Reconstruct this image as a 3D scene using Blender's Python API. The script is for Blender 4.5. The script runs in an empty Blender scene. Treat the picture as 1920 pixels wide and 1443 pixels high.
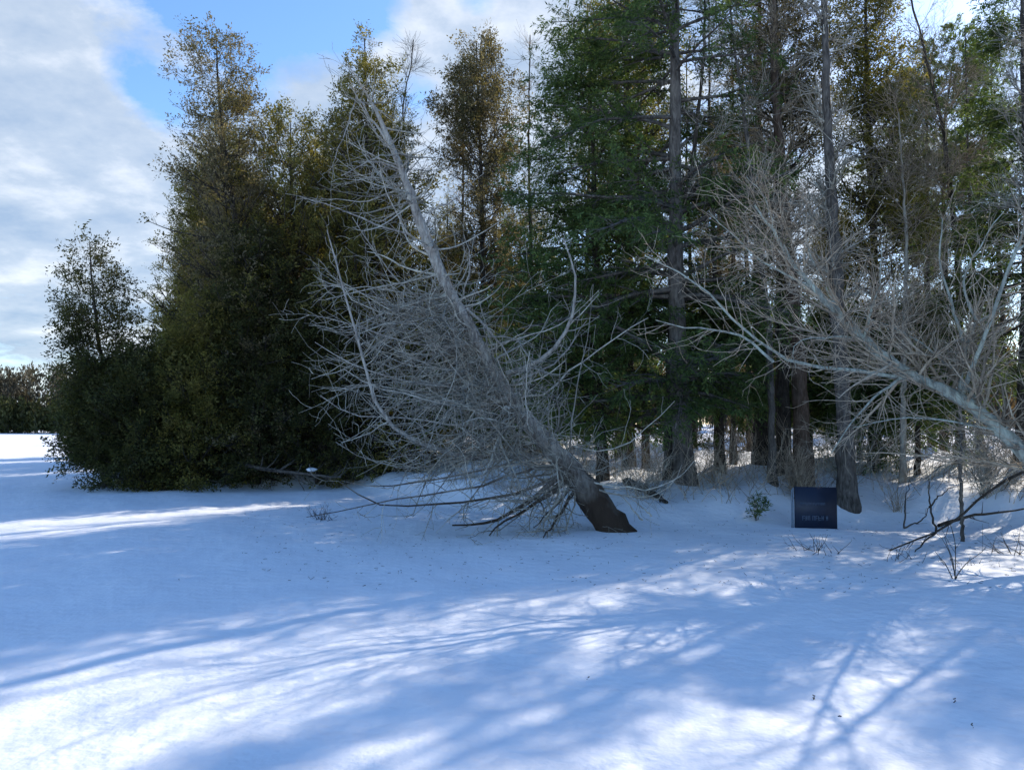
import bpy, math
import numpy as np
from mathutils import Vector

# ------------------------------------------------------------------ camera, world, sun
S = bpy.context.scene
COL = S.collection
F = 1443.0                      # focal length in photo pixels
PITCH = math.radians(2.92)
CAMZ = 1.6
cam_d = bpy.data.cameras.new('camera')
cam = bpy.data.objects.new('camera', cam_d)
COL.objects.link(cam)
cam_d.sensor_fit = 'HORIZONTAL'
cam_d.angle = 2 * math.atan(960 / F)
cam_d.clip_end = 3000
cam_d.clip_start = 0.05
cam.location = (0, 0, CAMZ)
cam.rotation_euler = (math.radians(90) + PITCH, 0, 0)
S.camera = cam

SUN_AZ = math.radians(44)       # to the right of the view direction
SUN_EL = math.radians(33)
sv = Vector((math.sin(SUN_AZ) * math.cos(SUN_EL), math.cos(SUN_AZ) * math.cos(SUN_EL), math.sin(SUN_EL)))
ld = bpy.data.lights.new('sun', 'SUN')
ld.energy = 2.8
ld.angle = math.radians(0.45)
ld.color = (1.0, 0.90, 0.76)
lo = bpy.data.objects.new('sun', ld)
lo.rotation_euler = (-sv).to_track_quat('-Z', 'Y').to_euler()
lo.location = sv * 60
COL.objects.link(lo)

S.view_settings.view_transform = 'Standard'
S.view_settings.look = 'None'
S.view_settings.exposure = 1.04
S.view_settings.gamma = 1.0
S.cycles.max_bounces = 6
S.cycles.diffuse_bounces = 3
S.cycles.glossy_bounces = 2
S.cycles.transmission_bounces = 3
S.cycles.use_denoising = True
try:
    S.cycles.denoiser = 'OPENIMAGEDENOISE'
except Exception:
    pass


class NT:
    """small node helper"""
    def __init__(s, tree):
        s.t = tree
        s.t.nodes.clear()

    def n(s, kind, **kw):
        nd = s.t.nodes.new(kind)
        for k, v in kw.items():
            if k.startswith('i_'):
                key = k[2:].replace('_', ' ')
                nd.inputs[key].default_value = v
            else:
                setattr(nd, k, v)
        return nd

    def l(s, a, b):
        s.t.links.new(a, b)

    def math(s, op, a, b=None, c=None, clamp=False):
        nd = s.t.nodes.new('ShaderNodeMath')
        nd.operation = op
        nd.use_clamp = clamp
        for i, v in enumerate((a, b, c)):
            if v is None:
                continue
            if isinstance(v, (int, float)):
                nd.inputs[i].default_value = v
            else:
                s.l(v, nd.inputs[i])
        return nd.outputs[0]

    def ramp(s, fac, stops, interp='LINEAR'):
        nd = s.t.nodes.new('ShaderNodeValToRGB')
        cr = nd.color_ramp
        cr.interpolation = interp
        while len(cr.elements) < len(stops):
            cr.elements.new(0.5)
        for e, (p, c) in zip(cr.elements, stops):
            e.position = p
            e.color = (*c, 1) if len(c) == 3 else c
        s.l(fac, nd.inputs[0])
        return nd.outputs[0]

    def mixc(s, fac, a, b, mode='MIX'):
        nd = s.t.nodes.new('ShaderNodeMix')
        nd.data_type = 'RGBA'
        nd.blend_type = mode
        for sock, v in ((nd.inputs[0], fac), (nd.inputs[6], a), (nd.inputs[7], b)):
            if isinstance(v, (int, float)):
                sock.default_value = v
            elif isinstance(v, tuple):
                sock.default_value = (*v, 1)
            else:
                s.l(v, sock)
        return nd.outputs[2]


def pixdir(px, py):
    u = (px - 960) / F
    v = (721.5 - py) / F
    d = Vector((u, math.cos(PITCH) - v * math.sin(PITCH), math.sin(PITCH) + v * math.cos(PITCH)))
    return d


W = bpy.data.worlds.new('World')
S.world = W
W.use_nodes = True
w = NT(W.node_tree)
out = w.n('ShaderNodeOutputWorld')
bg = w.n('ShaderNodeBackground')
sky = w.n('ShaderNodeTexSky', sky_type='NISHITA', sun_disc=False, sun_elevation=SUN_EL, sun_rotation=SUN_AZ,
          altitude=200, air_density=1.0, dust_density=0.3, ozone_density=3.0)
hs = w.n('ShaderNodeHueSaturation')
hs.inputs['Saturation'].default_value = 1.12
hs.inputs['Hue'].default_value = 0.502
hs.inputs['Value'].default_value = 1.0
w.l(sky.outputs[0], hs.inputs['Color'])
tc = w.n('ShaderNodeTexCoord')
sep = w.n('ShaderNodeSeparateXYZ')
w.l(tc.outputs['Generated'], sep.inputs[0])
zc = w.math('MAXIMUM', sep.outputs[2], 0.0)
den = w.math('ADD', zc, 0.22)
cx = w.math('DIVIDE', sep.outputs[0], den)
cy = w.math('DIVIDE', sep.outputs[1], den)
comb = w.n('ShaderNodeCombineXYZ')
w.l(cx, comb.inputs[0])
w.l(cy, comb.inputs[1])
n1 = w.n('ShaderNodeTexNoise', i_Scale=1.9, i_Detail=9.0, i_Roughness=0.62, i_Distortion=0.35)
w.l(comb.outputs[0], n1.inputs['Vector'])
n2 = w.n('ShaderNodeTexNoise', i_Scale=7.0, i_Detail=6.0, i_Roughness=0.65, i_Distortion=0.2)
w.l(comb.outputs[0], n2.inputs['Vector'])
cov = w.math('ADD', w.math('MULTIPLY', n1.outputs[0], 0.55), w.math('MULTIPLY', n2.outputs[0], 0.45))


def dirmask(px, py, rad):
    """soft round region of sky round one direction"""
    d = pixdir(px, py).normalized()
    nd = w.n('ShaderNodeVectorMath', operation='DISTANCE')
    w.l(tc.outputs['Generated'], nd.inputs[0])
    nd.inputs[1].default_value = d
    q = w.math('DIVIDE', nd.outputs['Value'], rad)
    return w.math('EXPONENT', w.math('MULTIPLY', w.math('MULTIPLY', q, q), -1.0))


bias = None
for (px, py, r, a) in [(120, 170, .26, .25), (180, 420, .28, .29), (560, 130, .10, .28), (850, 110, .15, .45),
                       (1000, 30, .12, .15), (1400, 330, .40, .27), (1900, 60, .10, .10), (330, 230, .1, .05),
                       (480, -10, .11, -.5), (300, -40, .09, -.3), (330, 90, .05, .12), (650, 30, .08, -.4), (330, 200, .05, -.25), (400, 560, .06, -.12), (900, 0, .05, -.3), (790, 180, .04, -.42), (250, 165, .05, -.32), (480, 190, .05, -.2),
                       (1740, 70, .075, -.32), (60, -160, .2, .1), (0, 620, .3, .02)]:
    m = w.math('MULTIPLY', dirmask(px, py, r), a)
    bias = m if bias is None else w.math('ADD', bias, m)
cov = w.math('ADD', cov, bias)
cmask = w.ramp(cov, [(0.60, (0, 0, 0)), (0.68, (.45, .45, .45)), (0.80, (1, 1, 1))])
n3 = w.n('ShaderNodeTexNoise', i_Scale=3.0, i_Detail=8.0, i_Roughness=0.6)
w.l(comb.outputs[0], n3.inputs['Vector'])
ccol = w.ramp(n3.outputs[0], [(0.34, (1.55, 2.05, 2.8)), (0.5, (2.3, 2.7, 3.25)), (0.64, (3.7, 3.9, 4.2))])
cmul = w.math('MULTIPLY', cmask, 0.9)
scol = w.mixc(cmul, hs.outputs[0], ccol)
w.l(scol, bg.inputs[0])
bg.inputs[1].default_value = 0.13
w.l(bg.outputs[0], out.inputs[0])

# ------------------------------------------------------------------ helpers
R0 = np.random.default_rng(7)


def nrm(a):
    return a / np.maximum(np.linalg.norm(a, axis=-1, keepdims=True), 1e-9)


class Geo:
    def __init__(s):
        s.v = []
        s.f = []
        s.n = 0

    def add(s, v, f):
        v = np.asarray(v, float).reshape(-1, 3)
        s.v.append(v)
        s.f.append(np.asarray(f, np.int64).reshape(-1, 4) + s.n)
        s.n += len(v)

    def build(s, name, mat, parent=None, smooth=True, loc=None, uv=None):
        V = np.concatenate(s.v).astype(np.float32)
        Q = np.concatenate(s.f).astype(np.int32)
        me = bpy.data.meshes.new(name)
        me.vertices.add(len(V))
        me.vertices.foreach_set('co', V.ravel())
        me.loops.add(Q.size)
        me.loops.foreach_set('vertex_index', Q.ravel())
        me.polygons.add(len(Q))
        me.polygons.foreach_set('loop_start', np.arange(0, Q.size, 4, dtype=np.int32))
        try:
            me.polygons.foreach_set('loop_total', np.full(len(Q), 4, np.int32))
        except Exception:
            pass
        if smooth:
            me.polygons.foreach_set('use_smooth', np.ones(len(Q), bool))
        me.update(calc_edges=True)
        me.materials.append(mat)
        o = bpy.data.objects.new(name, me)
        COL.objects.link(o)
        if parent is not None:
            o.parent = parent
        if loc is not None:
            o.location = loc
        return o


def tubes(geo, P, R, sides=4, rough=0.0):
    """P (n,K,3) polylines, R (n,K) radii"""
    n, K, _ = P.shape
    if n == 0:
        return
    T = nrm(np.gradient(P, axis=1))
    mean = nrm(T.mean(1))
    ref = np.zeros((n, 3))
    ref[np.arange(n), np.abs(mean).argmin(1)] = 1
    U = nrm(np.cross(T, ref[:, None, :]))
    Vv = np.cross(T, U)
    a = np.arange(sides) * 2 * math.pi / sides
    ring = U[:, :, None, :] * np.cos(a)[None, None, :, None] + Vv[:, :, None, :] * np.sin(a)[None, None, :, None]
    RR = np.repeat(R[:, :, None], sides, 2)
    if rough:
        nz = R0.normal(0, 1, RR.shape)
        nz = nz + np.roll(nz, 1, 1) * .8 + np.roll(nz, 1, 2) * .4
        RR = RR * (1 + rough * nz)
    verts = P[:, :, None, :] + ring * RR[..., None]
    base = (np.arange(n) * K * sides)[:, None, None]
    k = (np.arange(K - 1) * sides)[None, :, None]
    j = np.arange(sides)[None, None, :]
    j2 = (j + 1) % sides
    q = np.stack([base + k + j, base + k + j2, base + k + sides + j2, base + k + sides + j], -1)
    geo.add(verts.reshape(-1, 3), q.reshape(-1, 4))


def lerp_on(P, R, idx, t):
    K = P.shape[1]
    f = np.clip(t, 0, .9999) * (K - 1)
    i = f.astype(int)
    wv = (f - i)[:, None]
    p = P[idx, i] * (1 - wv) + P[idx, i + 1] * wv
    d = nrm(P[idx, i + 1] - P[idx, i])
    r = None if R is None else R[idx, i] * (1 - wv[:, 0]) + R[idx, i + 1] * wv[:, 0]
    return p, d, r


def plen(P):
    return np.linalg.norm(np.diff(P, axis=1), axis=2).sum(1)


def grow(p, d, L, K, rng, up=0.0, wob=0.1, pull=None):
    """polylines from start points p along d with length L"""
    n = len(p)
    out = np.zeros((n, K, 3))
    out[:, 0] = p
    st = (L / (K - 1))[:, None]
    for k in range(1, K):
        d = d + np.array([0, 0, 1.0]) * (up / (K - 1)) + rng.normal(0, wob, (n, 3))
        if pull is not None:
            d = d + np.asarray(pull) / (K - 1)
        d = nrm(d)
        out[:, k] = out[:, k - 1] + d * st
    return out


def spawn(P, R, N, K, rng, L=(.5, 1.), t=(.15, 1.), ang=(35, 70), up=0., wob=.12, rr=.6, rmin=.002, flat=0., relen=0.0, pull=None, tip=.3):
    pl = plen(P)
    idx = rng.choice(len(P), N, p=pl / pl.sum())
    tt = rng.uniform(t[0], t[1], N)
    p, d, r = lerp_on(P, R, idx, tt)
    rnd = rng.normal(0, 1, (N, 3))
    rnd[:, 2] *= (1 - flat)
    perp = nrm(rnd - d * (rnd * d).sum(1, keepdims=True))
    a = np.radians(rng.uniform(ang[0], ang[1], N))[:, None]
    dd = nrm(d * np.cos(a) + perp * np.sin(a))
    LL = rng.uniform(L[0], L[1], N)
    if relen:
        LL = LL * (1 - relen * tt)
    C = grow(p, dd, LL, K, rng, up, wob, pull)
    r0 = np.maximum(r * rr, rmin)
    RR = r0[:, None] * np.linspace(1, tip, K)[None, :]
    RR = np.maximum(RR, rmin * .7)
    spawn.idx = idx
    return C, RR


def leaves(geo, P, N, L, Wd, rng, t=(.1, 1.), ang=(15, 60), flat=0., droop=0., jit=.01, up=0.):
    pl = plen(P)
    idx = rng.choice(len(P), N, p=pl / pl.sum())
    tt = rng.uniform(t[0], t[1], N)
    p, d, _ = lerp_on(P, None, idx, tt)
    p = p + rng.normal(0, jit, (N, 3))
    nv = (rng.normal(0, 1, (len(P), 3)) * (1 - flat) + np.array([0, 0, 1.]) * flat)[idx] + rng.normal(0, .22, (N, 3))
    nv = nrm(nv - d * (nv * d).sum(1, keepdims=True))
    side = np.cross(d, nv) * rng.choice([-1, 1], N)[:, None]
    a = np.radians(rng.uniform(ang[0], ang[1], N))[:, None]
    dd = nrm(d * np.cos(a) + side * np.sin(a) + np.array([0, 0, up - droop]) + rng.normal(0, .12, (N, 3)))
    sd = nrm(np.cross(dd, nv))
    nn = np.cross(sd, dd)
    l = (L * rng.uniform(.6, 1.3, N))[:, None]
    ww = (Wd * rng.uniform(.6, 1.3, N))[:, None]
    m = rng.uniform(.35, .6, N)[:, None]
    v = np.stack([p, p + dd * l * m + sd * ww * .5 - nn * ww * .12, p + dd * l, p + dd * l * m - sd * ww * .5 - nn * ww * .12], 1)
    q = np.arange(N * 4).reshape(N, 4)
    geo.add(v.reshape(-1, 3), q)


def resample(pts, K):
    pts = np.asarray(pts, float)
    s = np.concatenate([[0], np.cumsum(np.linalg.norm(np.diff(pts[:, :3], axis=0), axis=1))])
    # smooth catmull-like via dense cubic interpolation
    t = np.linspace(0, s[-1], K)
    o = np.stack([np.interp(t, s, pts[:, i]) for i in range(pts.shape[1])], 1)
    for _ in range(2):
        o[1:-1] = o[1:-1] * .5 + (o[:-2] + o[2:]) * .25
    return o


def at(px, py, Y):
    d = pixdir(px, py)
    k = Y / d.y
    return np.array([d.x * k, Y, CAMZ + d.z * k])


def sstep(a, b, x):
    q = np.clip((x - a) / (b - a), 0, 1)
    return q * q * (3 - 2 * q)


def hgt(X, Y):
    X = np.asarray(X, float)
    Y = np.asarray(Y, float)
    shore = 19.0 - 6.2 * sstep(-5, 1.2, X) - 0.6 * sstep(4.5, 8, X) - 2.0 * sstep(7, 12, X)
    shore = shore + .35 * np.sin(X * 1.1 + .6) + .2 * np.sin(X * 2.7)
    land = sstep(0, 2.4, Y - shore) * sstep(0, 3.0, X + .5 * Y + .3)
    h = land * (.38 + .13 * np.sin(X * .9 + 1.2) * np.cos(Y * .62 + .4) + .07 * np.sin(X * 2.3 + Y * 1.4) + .05 * np.sin(X * 3.9 - Y * 2.9 + 1))
    h += land * .62 * sstep(2, 16, Y - shore)
    # mound between the leaning trunk and the sign, hollow behind the sign
    h += .20 * np.exp(-((X - 3.1) / 1.3) ** 2 - ((Y - 13.2) / .8) ** 2)
    h -= .30 * np.exp(-((X - 6.4) / 1.5) ** 2 - ((Y - 13.4) / 1.0) ** 2)
    h += .30 * np.exp(-((X - 10.5) / 2.2) ** 2 - ((Y - 15.5) / 1.6) ** 2)
    near = 1 - sstep(30, 60, Y)
    h += near * (.018 * np.sin(X * .8 + Y * .5) + .012 * np.sin(X * 1.9 - Y * 1.3 + 2) + .007 * np.sin(X * 4.1 + Y * 2.2) + .004 * np.sin(X * 7.3 - Y * 5.1))
    return h


def ground_at(px, py):
    d = pixdir(px, py)
    lo_, hi = 1.0, 400.0
    ys = np.linspace(1.5, 160, 6000)
    X = d.x / d.y * ys
    Z = CAMZ + d.z / d.y * ys
    hit = np.nonzero(Z < hgt(X, ys))[0]
    i = hit[0] if len(hit) else -1
    return np.array([X[i], ys[i], float(hgt(X[i], ys[i]))])


def gz(x, y):
    return float(hgt(x, y))


def tag(o, label, cat=None, group=None, kind=None):
    if label:
        o['label'] = label
    if cat:
        o['category'] = cat
    if group:
        o['group'] = group
    if kind:
        o['kind'] = kind
    return o


def empty(name, loc, label, cat, group=None):
    o = bpy.data.objects.new(name, None)
    o.location = [float(c) for c in loc]
    o.empty_display_size = .2
    COL.objects.link(o)
    return tag(o, label, cat, group)


def copy_tree(root, loc, rz, sc, label, group=None):
    r = root.copy()
    COL.objects.link(r)
    r.location = [float(c) for c in loc]
    r.rotation_euler = (0, 0, rz)
    r.scale = (sc, sc, sc) if isinstance(sc, (int, float)) else sc
    r['label'] = label
    if group:
        r['group'] = group
    elif 'group' in r:
        del r['group']
    for ch in list(root.children):
        c = ch.copy()
        COL.objects.link(c)
        c.parent = r
    return r


# ------------------------------------------------------------------ materials
def new_mat(name):
    m = bpy.data.materials.new(name)
    m.use_nodes = True
    return m, NT(m.node_tree)


def island_tint(t, c, lo_, hi):
    gi = t.n('ShaderNodeNewGeometry')
    mr = t.n('ShaderNodeMapRange')
    mr.inputs[3].default_value = lo_
    mr.inputs[4].default_value = hi
    t.l(gi.outputs['Random Per Island'], mr.inputs[0])
    cb = t.n('ShaderNodeCombineXYZ')
    for i in range(3):
        t.l(mr.outputs[0], cb.inputs[i])
    return t.mixc(1.0, c, cb.outputs[0], 'MULTIPLY')


def bark_mat(name, c1, c2, c3, scale=9.0, bump=.6, low=None, lowz=(.6, 1.4), stretch=.25, vary=None):
    m, t = new_mat(name)
    o = t.n('ShaderNodeOutputMaterial')
    b = t.n('ShaderNodeBsdfPrincipled', i_Roughness=.9)
    b.inputs['Specular IOR Level'].default_value = .2
    tcn = t.n('ShaderNodeTexCoord')
    mp = t.n('ShaderNodeMapping')
    mp.inputs['Scale'].default_value = (1, 1, stretch)
    t.l(tcn.outputs['Object'], mp.inputs[0])
    n = t.n('ShaderNodeTexNoise', i_Scale=scale * 3, i_Detail=6., i_Roughness=.65, i_Distortion=.4)
    t.l(mp.outputs[0], n.inputs['Vector'])
    nb = t.n('ShaderNodeTexNoise', i_Scale=scale * .35, i_Detail=3.)
    t.l(tcn.outputs['Object'], nb.inputs['Vector'])
    c = t.ramp(n.outputs[0], [(.32, c1), (.5, c2), (.68, c3)])
    lich = t.ramp(nb.outputs[0], [(.5, (0, 0, 0)), (.66, (1, 1, 1))])
    c = t.mixc(t.math('MULTIPLY', lich, .45), c, c3)
    if low:
        sp = t.n('ShaderNodeSeparateXYZ')
        t.l(tcn.outputs['Object'], sp.inputs[0])
        z = t.math('ADD', sp.outputs[2], t.math('MULTIPLY', t.math('SUBTRACT', nb.outputs[0], .5), 1.2))
        f = t.n('ShaderNodeMapRange')
        f.inputs[1].default_value = lowz[0]
        f.inputs[2].default_value = lowz[1]
        t.l(z, f.inputs[0])
        c = t.mixc(f.outputs[0], t.mixc(n.outputs[0], low, tuple(x * 2.0 for x in low)), c)
    if vary:
        c = island_tint(t, c, *vary)
    t.l(c, b.inputs['Base Color'])
    bp = t.n('ShaderNodeBump', i_Strength=bump, i_Distance=.03)
    t.l(n.outputs[0], bp.inputs['Height'])
    t.l(bp.outputs[0], b.inputs['Normal'])
    t.l(b.outputs[0], o.inputs[0])
    return m


def leaf_mat(name, cols, trans=.35, scale=1.3, tboost=1.4):
    m, t = new_mat(name)
    o = t.n('ShaderNodeOutputMaterial')
    tcn = t.n('ShaderNodeTexCoord')
    n = t.n('ShaderNodeTexNoise', i_Scale=scale, i_Detail=3.)
    t.l(tcn.outputs['Object'], n.inputs['Vector'])
    n2 = t.n('ShaderNodeTexNoise', i_Scale=14., i_Detail=2.)
    t.l(tcn.outputs['Object'], n2.inputs['Vector'])
    f = t.math('ADD', t.math('MULTIPLY', n.outputs[0], .55), t.math('MULTIPLY', n2.outputs[0], .45))
    k = len(cols)
    c = t.ramp(f, [(.34 + .32 * i / (k - 1), cols[i]) for i in range(k)])
    c = island_tint(t, c, .55, 1.55)
    d = t.n('ShaderNodeBsdfPrincipled', i_Roughness=.65)
    d.inputs['Specular IOR Level'].default_value = .25
    t.l(c, d.inputs['Base Color'])
    tr = t.n('ShaderNodeBsdfTranslucent')
    ct = t.mixc(1.0, c, (tboost, tboost * .97, tboost * .6), 'MULTIPLY')
    t.l(ct, tr.inputs[0])
    mx = t.n('ShaderNodeMixShader')
    mx.inputs[0].default_value = trans
    t.l(d.outputs[0], mx.inputs[1])
    t.l(tr.outputs[0], mx.inputs[2])
    t.l(mx.outputs[0], o.inputs[0])
    return m


def flat_mat(name, col, rough=.6, bumps=None):
    m, t = new_mat(name)
    o = t.n('ShaderNodeOutputMaterial')
    b = t.n('ShaderNodeBsdfPrincipled', i_Roughness=rough)
    n = t.n('ShaderNodeTexNoise', i_Scale=22., i_Detail=5.)
    tcn = t.n('ShaderNodeTexCoord')
    t.l(tcn.outputs['Object'], n.inputs['Vector'])
    c = t.mixc(n.outputs[0], tuple(x * .75 for x in col), tuple(min(1, x * 1.25) for x in col))
    t.l(c, b.inputs['Base Color'])
    t.l(b.outputs[0], o.inputs[0])
    return m


M_DEAD = bark_mat('weathered_grey_bark', (.13, .115, .10), (.34, .30, .265), (.54, .51, .44), 7, 1.2, low=(.032, .022, .016), lowz=(.75, 1.9))
M_TWIGG = bark_mat('grey_twig', (.21, .185, .15), (.41, .37, .31), (.60, .57, .48), 5, .2, vary=(.35, 1.2))
M_TWIGP = bark_mat('pinkish_twig', (.20, .155, .11), (.42, .335, .245), (.58, .49, .38), 4, .2, vary=(.4, 1.25))
M_LICHEN = bark_mat('lichened_bark', (.14, .14, .12), (.30, .31, .27), (.50, .54, .45), 7, .6)
M_TRUNK = bark_mat('furrowed_grey_bark', (.035, .03, .026), (.10, .088, .078), (.20, .18, .16), 6, 1.0)
M_DARK = bark_mat('dark_bark', (.02, .017, .014), (.05, .042, .035), (.11, .095, .08), 6, 1.0)
M_BROWN = bark_mat('brown_bark', (.045, .03, .02), (.11, .075, .055), (.19, .14, .11), 6, .9)
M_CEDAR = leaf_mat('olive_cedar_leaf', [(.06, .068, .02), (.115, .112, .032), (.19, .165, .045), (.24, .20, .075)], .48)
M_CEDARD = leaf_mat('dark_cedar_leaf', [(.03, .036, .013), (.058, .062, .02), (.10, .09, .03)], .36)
M_BRONZE = leaf_mat('bronze_cedar_leaf', [(.06, .062, .028), (.13, .11, .05), (.175, .145, .09), (.21, .18, .13)], .48)
M_HEM = leaf_mat('hemlock_needles', [(.055, .092, .034), (.10, .15, .05), (.155, .20, .07)], .48, 1.6, 1.2)
M_PINE = leaf_mat('pine_needles', [(.06, .10, .02), (.12, .16, .04), (.2, .22, .06)], .42, 1.2)
M_FAR = leaf_mat('grey_brown_far_brush', [(.045, .040, .028), (.09, .078, .055), (.14, .12, .09)], .3, .2)
M_BUSH = leaf_mat('brown_brush', [(.05, .035, .022), (.12, .08, .045), (.2, .14, .08)], .4, 1.5)

# snow
M_SNOW, t = new_mat('snow')
o = t.n('ShaderNodeOutputMaterial')
b = t.n('ShaderNodeBsdfPrincipled', i_Roughness=.75)
b.inputs['Specular IOR Level'].default_value = .25
tcn = t.n('ShaderNodeTexCoord')
na = t.n('ShaderNodeTexNoise', i_Scale=1.1, i_Detail=5., i_Roughness=.6)
t.l(tcn.outputs['Object'], na.inputs['Vector'])
nb = t.n('ShaderNodeTexNoise', i_Scale=14., i_Detail=5., i_Roughness=.7)
t.l(tcn.outputs['Object'], nb.inputs['Vector'])
t.l(t.ramp(na.outputs[0], [(.35, (.83, .865, .92)), (.65, (.88, .90, .94))]), b.inputs['Base Color'])
nm = t.n('ShaderNodeTexNoise', i_Scale=4.5, i_Detail=4., i_Roughness=.55)
t.l(tcn.outputs['Object'], nm.inputs['Vector'])
hh = t.math('ADD', t.math('ADD', na.outputs[0], t.math('MULTIPLY', nm.outputs[0], .34)), t.math('MULTIPLY', nb.outputs[0], .045))
bp = t.n('ShaderNodeBump', i_Strength=.55, i_Distance=.13)
t.l(hh, bp.inputs['Height'])
t.l(bp.outputs[0], b.inputs['Normal'])
t.l(b.outputs[0], o.inputs[0])

# ------------------------------------------------------------------ ground
xs = np.concatenate([-np.geomspace(900, 21, 40), np.arange(-20, 20.01, .11), np.geomspace(21, 900, 40)])
ys = np.concatenate([-np.geomspace(400, 1, 20), np.arange(0, 24, .11), np.arange(24, 80, .8), np.geomspace(81, 1400, 40)])
XX, YY = np.meshgrid(xs, ys, indexing='ij')
ZZ = hgt(XX, YY)
rg = np.random.default_rng(3)
ZZ = ZZ + rg.normal(0, .0022, ZZ.shape) * (YY < 24) * (np.abs(XX) < 20)
g = Geo()
nx, ny = XX.shape
i, j = np.meshgrid(np.arange(nx - 1), np.arange(ny - 1), indexing='ij')
q = np.stack([i * ny + j, (i + 1) * ny + j, (i + 1) * ny + j + 1, i * ny + j + 1], -1).reshape(-1, 4)
g.add(np.stack([XX, YY, ZZ], -1), q)
tag(g.build('snow_ground', M_SNOW), None, kind='structure')


# ------------------------------------------------------------------ tree builders
def px_prof(prof, Y, ztop, zbase):
    """[(photo y, half width in photo px)] -> [(t, radius)] sorted"""
    o = []
    for py, hw in prof:
        z = at(960, py, Y)[2]
        o.append(((z - zbase) / (ztop - zbase), hw / F * Y))
    o.sort()
    return np.array(o)


def conifer(name, label, cat, base, pts, rad, prof, dens, nl, ntw, nlf, kind, mleaf, mbark, seed, group=None, asym=(0, 0), lsz=(.10, .05), tw2=0, bare=0):
    """pts: world trunk points base->top"""
    rng = np.random.default_rng(seed)
    root = empty(name, base, label, cat, group)
    b0 = np.asarray(base, float)
    tp = resample(np.asarray(pts) - b0, 24)
    tp[0, 2] = -.25
    tp[1:-1, :2] += rng.normal(0, .012, (22, 2))
    K = len(tp)
    tr = np.interp(np.linspace(0, 1, K), [0, .04, .1, .5, 1], [rad * 1.45, rad * 1.1, rad, rad * .62, .012])
    gt = Geo()
    tubes(gt, tp[None], tr[None], 12, .035)
    prof = np.array(prof, float)
    dens = np.array(dens, float)
    tg = np.linspace(prof[0, 0], min(prof[-1, 0], .99), 300)
    wt = np.interp(tg, dens[:, 0], dens[:, 1])
    ts = rng.choice(tg, nl, p=wt / wt.sum()) + rng.uniform(-.003, .003, nl)
    ts = np.clip(ts, 0, .995)
    p, d, r = lerp_on(tp[None], tr[None], np.zeros(nl, int), ts)
    az = rng.uniform(0, 2 * math.pi, nl)
    Rr = np.interp(ts, prof[:, 0], prof[:, 1]) * rng.uniform(.6, 1.1, nl) * (1.15 if kind == 'cedar' else 1.08)
    Rr = Rr * (1 + asym[0] * np.cos(az - asym[1]))
    if kind == 'cedar':
        el = np.radians(rng.uniform(0, 40, nl) - 38 * (ts < .13))
        upc, wob, fl, tup = .55, .10, 0., .3
    else:
        el = np.radians(rng.uniform(-18, 22, nl) + 22 * ts)
        upc, wob, fl, tup = -.25, .07, .75, -.15
    dd = np.stack([np.cos(az) * np.cos(el), np.sin(az) * np.cos(el), np.sin(el)], 1)
    LB = grow(p, dd, Rr, 8, rng, upc, wob)
    LR = np.clip(r * .33, .006, .05)[:, None] * np.linspace(1, .2, 8)[None]
    LR *= np.clip(Rr / 1.5, .4, 1.2)[:, None]
    tubes(gt, LB, LR, 4)
    Tw, TR = spawn(LB, LR, ntw, 5, rng, L=(.25, .75) if kind == 'cedar' else (.35, 1.0), t=(.15, 1.), ang=(25, 65), up=tup, wob=.12, rr=.5, rmin=.0035, flat=fl, relen=.4)
    sc = np.mean(prof[:, 1]) / 1.5
    tubes(gt, Tw, TR, 3)
    src = Tw
    if tw2:
        T2, TR2 = spawn(Tw, TR, tw2, 4, rng, L=(.12, .34), t=(.1, 1.), ang=(25, 60), up=tup * .5, wob=.1, rr=.5, rmin=.0025, flat=fl)
        src = T2
    gt.build('trunk', mbark, root)
    gc = Geo()
    if nlf:
        if kind == 'cedar':
            leaves(gc, src, nlf, lsz[0], lsz[1], rng, t=(.05, 1), ang=(10, 70), flat=.1, droop=.1, jit=.035)
        elif kind == 'hemlock':
            leaves(gc, src, nlf, lsz[0], lsz[1], rng, t=(0, 1), ang=(35, 65), flat=.7, droop=.25, jit=.008)
        elif kind == 'pine':
            leaves(gc, src, nlf, lsz[0], lsz[1], rng, t=(.35, 1), ang=(15, 70), flat=0., droop=-.1, jit=.012)
    else:
        tubes(gc, src, TR2 if tw2 else TR, 3)
    gc.build('crown', mleaf, root)
    return root


def pxtree(pixpts, Y):
    """pixel list base->top at depth Y; base set on the ground"""
    P = [at(px, py, Y) for px, py in pixpts]
    P[0][2] = gz(P[0][0], Y)
    return P


def cedar_px(name, label, pixpts, Y, rad, prof, dens, nl, ntw, tw2, nlf, mleaf, seed, mbark=None, lsz=(.10, .05), asym=(0, 0), cat='cedar tree', kind='cedar', group=None):
    P = pxtree(pixpts, Y)
    zb, zt = P[0][2], P[-1][2]
    pr = px_prof(prof, Y, zt, zb)
    if dens and dens[0][0] > 1.5:            # densities given by photo row
        dn = sorted([((at(960, py, Y)[2] - zb) / (zt - zb), d) for py, d in dens])
    else:
        dn = dens
    pr[:, 0] = np.clip(pr[:, 0], 0.005, 1)
    return conifer(name, label, cat, P[0], P, rad, pr, dn, nl, ntw, nlf, kind, mleaf, mbark or M_DARK, seed, group, asym, lsz, tw2)


TREES = {}
GC = 'cedars on the lake shore'
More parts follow.
